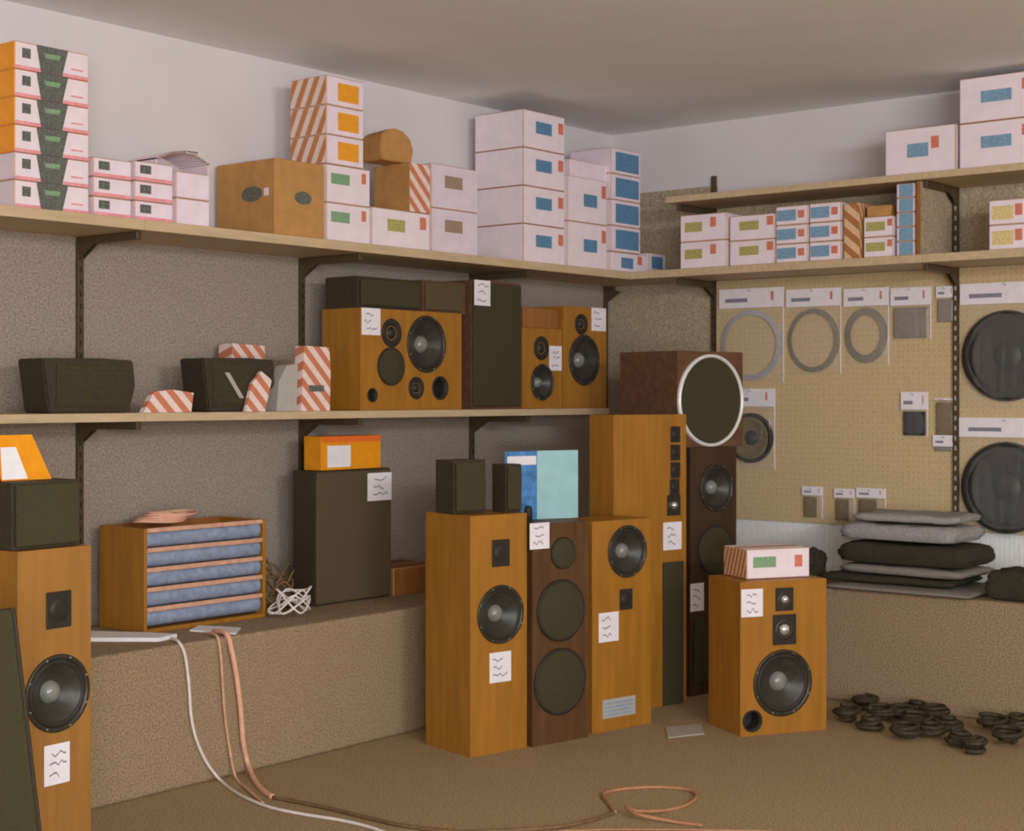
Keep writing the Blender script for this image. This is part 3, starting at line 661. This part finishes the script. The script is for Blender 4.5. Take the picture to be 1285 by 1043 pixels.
q.poly([(p0[0], -0.0105, p0[1]), (p0[0] + 0.022, -0.0105, p0[1]), (p1[0] + 0.022, -0.0105, p1[1]), (p1[0], -0.0105, p1[1])], 'paper_blue'); q.build('silver_strip', t)
# striped packaging
def wedge(label, pts, phi, d_, P, m='stripe_front', name='striped_carton', cat='box'):
    t = thing(name, label, cat, P, phi, 'red-striped packaging'); q = MB(); bm = q.bm
    a = [bm.verts.new((x, 0, z)) for x, z in pts]; b_ = [bm.verts.new((x, d_, z)) for x, z in pts]
    bm.faces.new(a); bm.faces.new(b_); nn = len(pts)
    for k in range(nn): bm.faces.new((a[k], a[(k+1) % nn], b_[(k+1) % nn], b_[k]))
    for f in bm.faces: f.material_index = q.mi(m)
    q.build('carton_body', t); return t
YS = YM - 0.034 + 0.02
def sp_(label, pts, Y, d_, z=MIDT + 0.001, base_py=516, m='stripe_front'):
    P = pl(pts[0][0], Y, z); out = []
    for px, py in pts:
        uu = span(P, 0, px); q = Vector((P.x + uu, P.y)); out.append((uu, max(0.0, zat(q, py) - z)))
    return wedge(label, out, 0, d_, P, m)
sp_('low red-and-white striped carton between the two black tapered boxes', [(180, 530), (240, 530), (243, 493), (216, 489), (193, 492)], -0.385, 0.025)
sp_('red-and-white striped carton end showing above the smaller black tapered box', [(286, 530), (336, 530), (332, 434), (292, 431)], -0.13, 0.08)
t = sp_('pale tent-shaped open carton with a striped edge beside the smaller black box', [(347, 530), (372, 530), (374, 456), (360, 459), (350, 478)], -0.362, 0.06, m='paper_blue')
sp_('leaning red-and-white striped flap left of the tent-shaped carton', [(308, 530), (333, 530), (341, 477), (328, 466), (316, 482)], -0.383, 0.015)
t = sp_('tall red-and-white striped carton standing left of the wide plywood speaker', [(378, 530), (414, 530), (415, 462), (413, 436), (382, 434)], -0.375, 0.05)
q = MB(); q.box((0.04, -0.0015, 0.075), (0.12, -0.0003, 0.10), 'grey_print'); q.build('printed_label', t)

# wide speaker A with black boxes on top
P = pl(452, YM, MIDT + 0.001)
t, wA, hA, _ = speaker('wide plywood speaker with four black drivers and round badge on the middle shelf', P, 0, 579, 0.22, 386, m='ply', side='ply', name='wide_speaker',
        drv=(('tweeter', 491, 418, 36), ('grille_woofer', 490, 460, 48), ('woofer', 535, 432, 72), ('tweeter', 522, 487, 28), ('port', 552, 487, 30), ('port', 467, 496, 18)), cards=((453.5, 386, 477, 420),))
PA = P.copy(); zA = P.z + hA
P = Vector((PA.x - 0.0, PA.y + 0.02, zA + 0.001)); wa = span(P, 0, 529)
speaker('long low black speaker box lying on the wide plywood speaker, left one', P, 0, 528, 0.18, 346, m='black_vinyl', grille=(0.04, 0.08, 0.96, 0.92, 'grille_cloth'), name='low_speaker')
P = Vector((PA.x + wa + 0.004, PA.y + 0.02, zA + 0.001))
speaker('dark brown speaker box lying on the right end of the wide plywood speaker', P, 0, 584, 0.17, 351, m='mahogany', grille=(0.04, 0.06, 0.9, 0.94, 'grille_brown'), name='low_speaker')
# B tall dark
P = pl(591, YM, MIDT + 0.001)
t, wB, hB, _ = speaker('tall black cloth-fronted speaker between the plywood speakers on the middle shelf', P, 0, 653, 0.24, 351, m='mahogany', grille=(0.02, 0.02, 0.98, 0.98, 'grille_cloth'), cards=((592, 351, 612, 383),))
# C1 and C2
P = pl(655.5, YM, MIDT + 0.001)
t, wC, hC, _ = speaker('lower plywood speaker with two drivers next to the tall black speaker', P, 0, 705, 0.22, 411, m='ply', drv=(('tweeter', 679, 437, 30), ('woofer', 680, 480, 46)), cards=((689, 434, 704.5, 465),))
P = Vector((P.x + 0.035, P.y + 0.02, P.z + hC + 0.001))
carton('small brown box on the lower plywood speaker under the top shelf', P, 0, wC - 0.042, 0.15, zat(P, 385) - P.z, m='walnut', edge='walnut')
P = pl(706.5, YM, MIDT + 0.001)
speaker('taller plywood speaker with oval-looking woofer at the right end of the middle shelf', P, 0, 761, 0.22, 384, m='ply', drv=(('tweeter', 729, 407, 26), ('woofer', 733, 452, 64)), cards=((742, 386, 760, 415),))

# ---------------------------------------------------------------- on the bench
# cable rack
P = pl(181, -0.335, BEN + 0.001); wR = span(P, 0, 334); hR = zat(P, 664) - P.z; dR = 0.26
t = thing('cable_rack', 'wood-sided rack filled with blue and pink cable reels on the bench', 'rack', P, 0)
for x in (0, wR - 0.014):
    q = MB(); q.box((x, 0, 0), (x + 0.014, dR, hR), 'ply', 0.002); q.build('side_panel', t)
q = MB(); q.box((0.014, 0, 0), (wR - 0.014, dR, 0.014), 'ply'); q.build('bottom_panel', t)
q = MB(); q.box((0.014, dR - 0.01, 0.014), (wR - 0.014, dR, hR), 'walnut'); q.build('back_panel', t)
nr = 5; rowh = (hR - 0.02) / nr
for k in range(nr):
    q = MB(); zc = 0.016 + rowh * (k + 0.5); r0 = rowh * 0.5
    nn = 60; prof = []
    for j in range(nn + 1):
        xx = 0.018 + (wR - 0.036) * j / nn; rr = r0 * (0.86 + 0.10 * (j % 2))
        prof.append((xx, rr))
    seg = 20; rings = []
    for xx, rr in prof: rings.append([q.bm.verts.new((xx, r0 + 0.004 + rr * cos(2*pi*s/seg), zc + rr * sin(2*pi*s/seg))) for s in range(seg)])
    for j in range(nn):
        for s in range(seg):
            f = q.bm.faces.new((rings[j][s], rings[j][(s+1) % seg], rings[j+1][(s+1) % seg], rings[j+1][s])); f.smooth = True
            f.material_index = q.mi('blue_cable' if s in (7, 8, 9, 10, 11) else 'pink_cable') if 0 else q.mi('blue_cable')
    q.cap(rings[0], 'blue_cable'); q.cap(rings[-1], 'blue_cable'); o = q.build('cable_reel', t)
    q = MB(); q.box((0.015, 0.001, 0.016 + rowh * (k + 1) - 0.012), (wR - 0.015, 0.018, 0.016 + rowh * (k + 1) + 0.004), 'pink_cable', 0.003); q.build('pink_cable_band', t)
q = MB()
pts = []
for k in range(80):
    a = k * 0.45; pts.append((0.16 + 0.10 * cos(a) + 0.0009 * k, 0.13 + 0.07 * sin(a), hR + 0.010 + 0.0004 * k + 0.003 * sin(k)))
q.tube(smooth_curve(pts, 3), 0.005, 'salmon_cable', 6); q.build('cable_coil', label='loose coil of salmon cable lying on top of the cable rack', cat='cable', loc=P)
# tangle of wire right of the rack
Pt = pl(360, -0.33, BEN); rr = random.Random(5); q = MB(); pts = []
for k in range(44):
    a = k * 1.15; R = 0.05 + 0.055 * rr.random(); pts.append((Pt.x + R * cos(a) * 1.15, Pt.y + 0.08 + R * 0.8 * sin(a), BEN + 0.012 + 0.21 * rr.random() ** 1.4 * (1 - abs(cos(a)) * 0.3)))
q.tube(smooth_curve(pts, 6), 0.0045, 'brown_cable', 6); q.build('wire_tangle', label='springy tangle of brown wire between the cable rack and dark speaker', cat='wire')
rr = random.Random(9); q = MB(); pts = []
for k in range(26):
    a = k * 1.3; R = 0.04 + 0.05 * rr.random(); pts.append((Pt.x - 0.03 + R * cos(a) * 1.4, Pt.y - 0.06 + R * 0.8 * sin(a), BEN + 0.012 + 0.10 * rr.random()))
q.tube(smooth_curve(pts, 6), 0.004, 'white_cable', 6); q.build('wire_tangle', label='small loose tangle of pale wire at the bench edge by the dark speaker', cat='wire')
# papers on the bench edge
def sheet(label, pts, m, z=BEN + 0.003, th=0.004):
    q = MB(); bm = q.bm; q.mi(m)
    a = [bm.verts.new((x, y, z - 0.0015)) for x, y in pts]; b_ = [bm.verts.new((x, y, z + th)) for x, y in pts]
    bm.faces.new(a); bm.faces.new(b_)
    for k in range(len(pts)): bm.faces.new((a[k], a[(k+1) % len(pts)], b_[(k+1) % len(pts)], b_[k]))
    q.build('paper_sheet', label=label, cat='paper')
def bp(px, py, z=BEN): p = gp(px, py, z); return (p.x, min(p.y, -0.01))
sheet('white papers lying on the bench edge in front of the cable rack', [bp(112, 806), bp(200, 806), bp(222, 801), bp(190, 799), bp(112, 797)], 'paper', th=0.012)
sheet('thin white paper strip on the bench under the right end of the cable rack', [bp(238, 793), bp(296, 797), bp(302, 790), bp(250, 787)], 'paper')
# dark speaker D with orange box
P = pl(394, -0.27, BEN + 0.001)
t, wD, hD, _ = speaker('dark brown cloth-fronted speaker on the bench carrying the orange box', P, 0, 489, 0.12, 592, m='black_vinyl', grille=(0.01, 0.01, 0.99, 0.99, 'grille_brown'), cards=((458, 594, 488, 629),))
P = Vector((onY(403, -0.262), -0.262, BEN + hD + 0.003)); ww = span(P, 0, 478); hh = zat(P, 548) - P.z
t = thing('orange_box', 'bright orange box with white label on the dark bench speaker', 'box', P, 0)
q = MB(); q.box((0, 0, 0), (ww, 0.10, hh), 'orange_box', 0.002); q.build('box_body', t)
q = MB(); q.box((0.002, -0.0012, hh * 0.82), (ww - 0.002, -0.0002, hh * 0.995), 'orange_red'); q.build('red_band', t)
q = MB(); q.box((ww * 0.10, -0.0014, hh * 0.08), (ww * 0.48, -0.0002, hh * 0.72), 'paper'); q.build('white_label', t)
P = pl(494, -0.30, BEN + 0.001); 
carton('low dark brown box on the bench behind the twin-driver tower', P, 0, 0.30, 0.24, 0.115, m='walnut', edge='kraft')

# ---- folded cloths on the right bench
def cloth_block(name, label, cat, c, sx, sy, sz, rz, m, seed, amp=0.012):
    q = MB(); bm = q.bm; r = bmesh.ops.create_cube(bm, size=1.0)
    bmesh.ops.subdivide_edges(bm, edges=list(bm.edges), cuts=11, use_grid_fill=True)
    for v in bm.verts:
        x, y, z = v.co * 2
        z2 = z * (1 - 0.12 * (abs(x) ** 12) - 0.12 * (abs(y) ** 12)); x2 = x * (1 - 0.06 * z * z); y2 = y * (1 - 0.06 * z * z)
        p = Vector((x2 * sx / 2, y2 * sy / 2, (z2 + 1) / 2 * sz))
        n_ = noise.noise(Vector((x * 2.2, y * 2.2, seed))) ; n2 = noise.noise(Vector((x * 1.4 + seed, y * 5, z * 3)))
        if z > -0.9: p.z += amp * n_
        p.z = max(p.z, 0.0); p.x += amp * n2
        v.co = p
    for f in bm.faces: f.smooth = True
    q.mi(m); return q.build(name, label=label, cat=cat, loc=c, rot=(0, 0, radians(rz)), group='folded cloths on the right bench')
Pc = Vector((XC - 0.33, onX(1150, XC - 0.33)))
cloth_block('folded_cloth', 'broad slate-grey cloth spread flat beneath the folded cloth pile', 'cloth', (Pc.x - 0.02, Pc.y - 0.02, BEN + 0.001), 0.66, 0.50, 0.022, -90, 'cloth_slate', 1, 0.004)
cloth_block('folded_cloth', 'folded black cloth at the bottom of the pile on the right bench', 'cloth', (Pc.x + 0.0, Pc.y + 0.07, BEN + 0.028), 0.60, 0.36, 0.032, -87, 'cloth_black', 2, 0.006)
cloth_block('folded_cloth', 'folded grey cloth between the two black layers of the pile', 'cloth', (Pc.x, Pc.y, BEN + 0.067), 0.56, 0.34, 0.036, -93, 'cloth_slate', 3, 0.006)
cloth_block('folded_cloth', 'thick folded black cloth in the upper half of the pile', 'cloth', (Pc.x, Pc.y + 0.0, BEN + 0.110), 0.58, 0.34, 0.090, -90, 'cloth_black', 4, 0.010)
cloth_block('folded_cloth', 'thick folded grey cloth second from the top of the pile', 'cloth', (Pc.x, Pc.y + 0.02, BEN + 0.212), 0.53, 0.32, 0.070, -91, 'cloth_grey', 5, 0.010)
cloth_block('folded_cloth', 'grey cloth on the very top of the pile', 'cloth', (Pc.x + 0.01, Pc.y - 0.0, BEN + 0.294), 0.47, 0.30, 0.035, -86, 'cloth_grey', 6, 0.010)
P = Vector((XC - 0.36, onX(1262, XC - 0.36)))
cloth_block('rolled_cloth', 'dark rounded cloth bundle on the bench at the right frame edge', 'cloth', (P.x - 0.06, P.y - 0.10, BEN + 0.001), 0.24, 0.2, 0.12, -90, 'cloth_black', 8, 0.02)
P = Vector((XC - 0.50, onX(1027, XC - 0.50)))
cloth_block('folded_cloth', 'black cloth heap behind the white carton on the squat speaker', 'cloth', (P.x + 0.03, P.y + 0.10, BEN + 0.001), 0.17, 0.14, 0.15, -90, 'cloth_black', 9, 0.02)

# ---- coils on the floor
rr = random.Random(11)
spots = [(1062, 905), (1085, 890), (1103, 872), (1126, 884), (1106, 905), (1092, 916), (1130, 905), (1152, 898), (1172, 903), (1150, 915), (1168, 925), (1190, 918), (1205, 936), (1222, 945), (1136, 928), (1245, 918), (1265, 935), (1278, 915)]
where = ['beside the squat three-way speaker', 'second from the squat speaker', 'at the back top of the heap', 'just right of the rearmost coil', 'in the middle left of the heap', 'at the front left of the heap',
         'at the centre of the heap', 'at the back of the heap right of centre', 'at the right shoulder of the heap', 'low in the centre right of the heap', 'at the front right of the heap', 'right of the heap centre',
         'at the front tip of the heap', 'rightmost of the connected heap', 'at the front centre of the heap', 'apart at the right, left of three', 'apart at the right, nearest the camera', 'apart at the right frame edge']
for i, (px, py) in enumerate(spots):
    P = gp(px, py); q = MB(); pts = []; R = 0.036 + 0.009 * rr.random(); ph = rr.random() * 6
    for k in range(70):
        a = k * 0.42 + ph; ww = sin(k * 0.063 + ph)
        pts.append((P.x + (R + 0.014 * ww) * cos(a), P.y + (R + 0.014 * ww) * sin(a), 0.011 + 0.0005 * k + 0.007 * (1 + sin(a * 0.5 + ph))))
    q.tube(smooth_curve(pts, 2), 0.009, 'black_cable', 6)
    q.build('cable_coil', label='small dark cable coil on the floor, ' + where[i], cat='cable', group='dark coils heaped on the floor')

# ---- cables on the floor and over the bench
def cable(label, pts, r, m, name='cable'):
    q = MB(); q.tube(smooth_curve(pts, 10), r, m, 8); q.build(name, label=label, cat='cable')
def g3(px, py, z=0.006): p = gp(px, py, z); return (p.x, p.y, z)
def f3(px, py, y=-0.609):                      # on the front face of the bench
    x = onY(px, y); return (x, y, zat((x, y), py))
def c3(px, py, off=0.0):
    x = onY(px, -0.612); ys = HZ + CAM.z * F / dep((x, -0.612))
    return f3(px, py, -0.612 - off) if py < ys - 12 else (g3(px, max(py, ys + 2)))
cable('white cable hanging over the bench front and curving across the floor',
      [(onY(214, -0.5), -0.5, BEN + 0.004), (onY(224, -0.59), -0.59, BEN + 0.006), c3(232, 822), c3(237, 860), c3(240, 900), c3(247, 930), c3(260, 958), c3(278, 980), c3(300, 997), c3(335, 1012), g3(375, 1021), g3(430, 1030), g3(470, 1040), g3(500, 1052)], 0.0055, 'white_cable')
cable('thick salmon cable hanging from the bench edge down to the floor',
      [(onY(268, -0.5), -0.5, BEN + 0.006), (onY(284, -0.592), -0.592, BEN + 0.009), c3(291, 818, .004), c3(297, 850, .004), c3(302, 890, .004), c3(305, 930, .004), c3(311, 958, .004), c3(320, 980), c3(331, 993), c3(342, 1000)], 0.0095, 'salmon_cable')
cable('thin second salmon cable strand hanging beside the thick one',
      [(onY(258, -0.5), -0.5, BEN + 0.004), (onY(272, -0.592), -0.592, BEN + 0.006), c3(277, 825), c3(280, 870), c3(283, 905), c3(288, 940), c3(296, 963), c3(310, 990), c3(330, 1008)], 0.005, 'pink_cable')
cable('brown cable running along the floor from the hanging strands towards the front',
      [g3(343, 1001), g3(370, 1006), g3(410, 1014), g3(460, 1026), g3(510, 1037), g3(580, 1044), g3(640, 1042), g3(700, 1038), g3(740, 1030), g3(770, 1020)], 0.007, 'brown_cable')
cable('looped salmon-brown cable lying on the floor before the towers',
      [g3(772, 1019), g3(762, 1006), g3(758, 996), g3(785, 990), g3(825, 988), g3(862, 991), g3(874, 999), g3(862, 1010), g3(835, 1017), g3(800, 1018, 0.02), g3(785, 1012, 0.024), g3(800, 1022, 0.02), g3(850, 1032), g3(880, 1036)], 0.006, 'loop_cable')
cable('thin red-brown cable along the bottom of the picture', [g3(700, 1043), g3(780, 1041), g3(900, 1042), g3(1000, 1044)], 0.003, 'loop_cable')
def floor_sheet(label, pts, m):
    q = MB(); bm = q.bm; q.mi(m); pts = [gp(*p) for p in pts]
    a = [bm.verts.new((p.x, p.y, 0.001)) for p in pts]; b_ = [bm.verts.new((p.x, p.y, 0.005)) for p in pts]
    bm.faces.new(a); bm.faces.new(b_)
    for k in range(len(pts)): bm.faces.new((a[k], a[(k+1) % len(pts)], b_[(k+1) % len(pts)], b_[k]))
    q.build('paper_sheet', label=label, cat='paper')
floor_sheet('pale paper sheet on the floor at the foot of the tall plywood speaker', [(838, 927), (884, 922), (880, 910), (835, 914)], 'paper_blue')

# ---------------------------------------------------------------- pegboard display packs
XP = XC - 0.021
def pack(label, x0, x1, yh0, yh1, yb, item, group='display packs on the pegboard', bagw=True):
    """header card from yh0..yh1 with a clear bag to yb"""
    y0 = onX(x0, XP); P = Vector((XP - 0.001, y0, 0)); W = -(onX(x1, XP) - y0)
    zt_, zm, zb = zat(P, yh0), zat(P, yh1), zat(P, yb)
    t = thing('display_pack', label, 'packaged part', (P.x, P.y, zb), -90, group)
    H = zm - zb; HT = zt_ - zb
    if zt_ > zm + 0.005:
        q = MB(); q.box((0, -0.012, H), (W, -0.010, HT), 'card_white'); q.box((0, -0.002, H), (W, 0.0, HT), 'card_white'); q.box((W*0.1, -0.0125, H + (HT-H)*0.3), (W*0.45, -0.012, H + (HT-H)*0.5), 'ink'); q.build('header_card', t)
        q = MB(); q.box((W*0.82, -0.014, H + (HT-H)*0.35), (W*0.86, -0.0125, H + (HT-H)*0.8), 'red_print'); q.build('colour_spot', t)
    # hook
    q = MB(); q.tube([(W*0.5, 0.001, HT - 0.012), (W*0.5, -0.03, HT - 0.012), (W*0.5, -0.035, HT - 0.004)], 0.002, 'steel_blue', 6); q.build('hook', t)
    cx_, cz = W / 2, H / 2; r = min(W, H) * 0.47
    if item[0] == 'ring':
        q = MB(); rx, rz = W * 0.47, H * 0.47
        for k in range(48):
            a0, a1 = 2*pi*k/48, 2*pi*(k+1)/48
            for (r0, r1, yy) in ((1.0, item[2], -0.009),):
                q.poly([(cx_ + rx*r0*cos(a0), yy, cz + rz*r0*sin(a0)), (cx_ + rx*r0*cos(a1), yy, cz + rz*r0*sin(a1)), (cx_ + rx*r1*cos(a1), yy - 0.003, cz + rz*r1*sin(a1)), (cx_ + rx*r1*cos(a0), yy - 0.003, cz + rz*r1*sin(a0))], item[1])
                q.poly([(cx_ + rx*r0*cos(a0), yy, cz + rz*r0*sin(a0)), (cx_ + rx*r0*cos(a1), yy, cz + rz*r0*sin(a1)), (cx_ + rx*r0*cos(a1), -0.001, cz + rz*r0*sin(a1)), (cx_ + rx*r0*cos(a0), -0.001, cz + rz*r0*sin(a0))], item[1])
        q.build('trim_ring', t)
    elif item[0] == 'driver':
        q = MB(); q.lathe([(r, 0.001), (r, 0.02), (r*0.95, 0.028), (r*0.87, 0.026), (r*0.83, 0.022)], (cx_, 0, cz), 'cone_black'); q.build('driver_frame', t)
        q = MB(); q.lathe([(r*0.85, 0.024), (r*0.78, 0.030), (r*0.70, 0.024), (r*0.5, 0.012), (r*0.3, 0.006)], (cx_, 0, cz), item[1]); q.build('cone', t)
        q = MB(); q.lathe([(r*0.31, 0.006), (r*0.25, 0.014), (r*0.12, 0.020), (0.0005, 0.021)], (cx_, 0, cz), 'cone_black'); q.build('dust_cap', t)
    elif item[0] == 'block':
        q = MB(); q.box((W*0.08, -0.012, H*0.05), (W*item[2], -0.0012, H*0.93), item[1], 0.004); q.build('component', t)
    # thin clear bag
    if bagw:
        q = MB(); yb_ = -0.036 if item[0] == 'driver' else -0.016; nx = 12; top = -0.0135
        grid = []
        for i in range(nx + 1):
            col = []
            for j in range(9):
                u_, v_ = i / nx, j / 8
                bulge = (sin(pi * u_) ** 0.4 if 0 < u_ < 1 else 0) * (sin(pi * (0.06 + 0.88 * v_)) ** 0.4)
                col.append(q.bm.verts.new((u_ * W, -0.002 + yb_ * bulge + 0.0015 * sin(i * 2.1 + j), v_ * H)))
            grid.append(col)
        for i in range(nx):
            for j in range(8):
                f = q.bm.faces.new((grid[i][j], grid[i+1][j], grid[i+1][j+1], grid[i][j+1])); f.smooth = True
        q.mi('polythene'); q.box((W - 0.005, -0.004, 0), (W, -0.002, H), 'card_white'); q.build('clear_bag', t)
    return t
pack('bagged large grey trim ring hanging just right of the white-ringed speaker', 904, 984, 364, 388, 480, ('ring', 'steel_blue', 0.86))
pack('bagged dark round trim ring, second in the top pegboard row', 988, 1056, 364, 386, 470, ('ring', 'ring_grey', 0.84))
pack('bagged grey round trim ring, third in the top pegboard row', 1060, 1116, 363, 385, 458, ('ring', 'ring_grey', 0.72))
pack('bagged grey square part, fourth in the top pegboard row', 1119, 1169, 362, 384, 427, ('block', 'ring_grey', 0.92))
pack('small grey pack beside the slotted upright in the top pegboard row', 1176, 1199, 360, 374, 406, ('block', 'ring_grey', 0.92))
pack('large black bagged woofer, upper one at the right frame edge', 1206, 1325, 357, 383, 512, ('driver', 'cone_black'))
pack('large black bagged woofer, lower one at the right frame edge', 1205, 1325, 524, 548, 672, ('driver', 'cone_black'))
pack('dark bagged round driver half hidden behind the mahogany tower', 915, 973, 488, 510, 588, ('driver', 'driver_brown'))
pack('small black square part with white header at mid-height of the pegboard', 1132, 1165, 492, 514, 548, ('block', 'rubber', 0.92))
pack('small bagged bracket hanging left of the lower large woofer', 1174, 1200, 500, 502, 548, ('block', 'driver_brown', 0.85))
pack('narrow white-carded pack under the small bagged bracket', 1172, 1202, 546, 560, 566, ('block', 'ring_grey', 0.8))
pack('tiny bagged terminal, leftmost of the bottom pegboard row', 1008, 1033, 610, 621, 650, ('block', 'driver_brown', 0.72))
pack('tiny bagged terminal in the middle of the bottom pegboard row', 1048, 1073, 613, 624, 654, ('block', 'driver_brown', 0.72))
pack('tiny bagged terminal, rightmost of the bottom pegboard row', 1076, 1112, 612, 624, 652, ('block', 'driver_brown', 0.7))
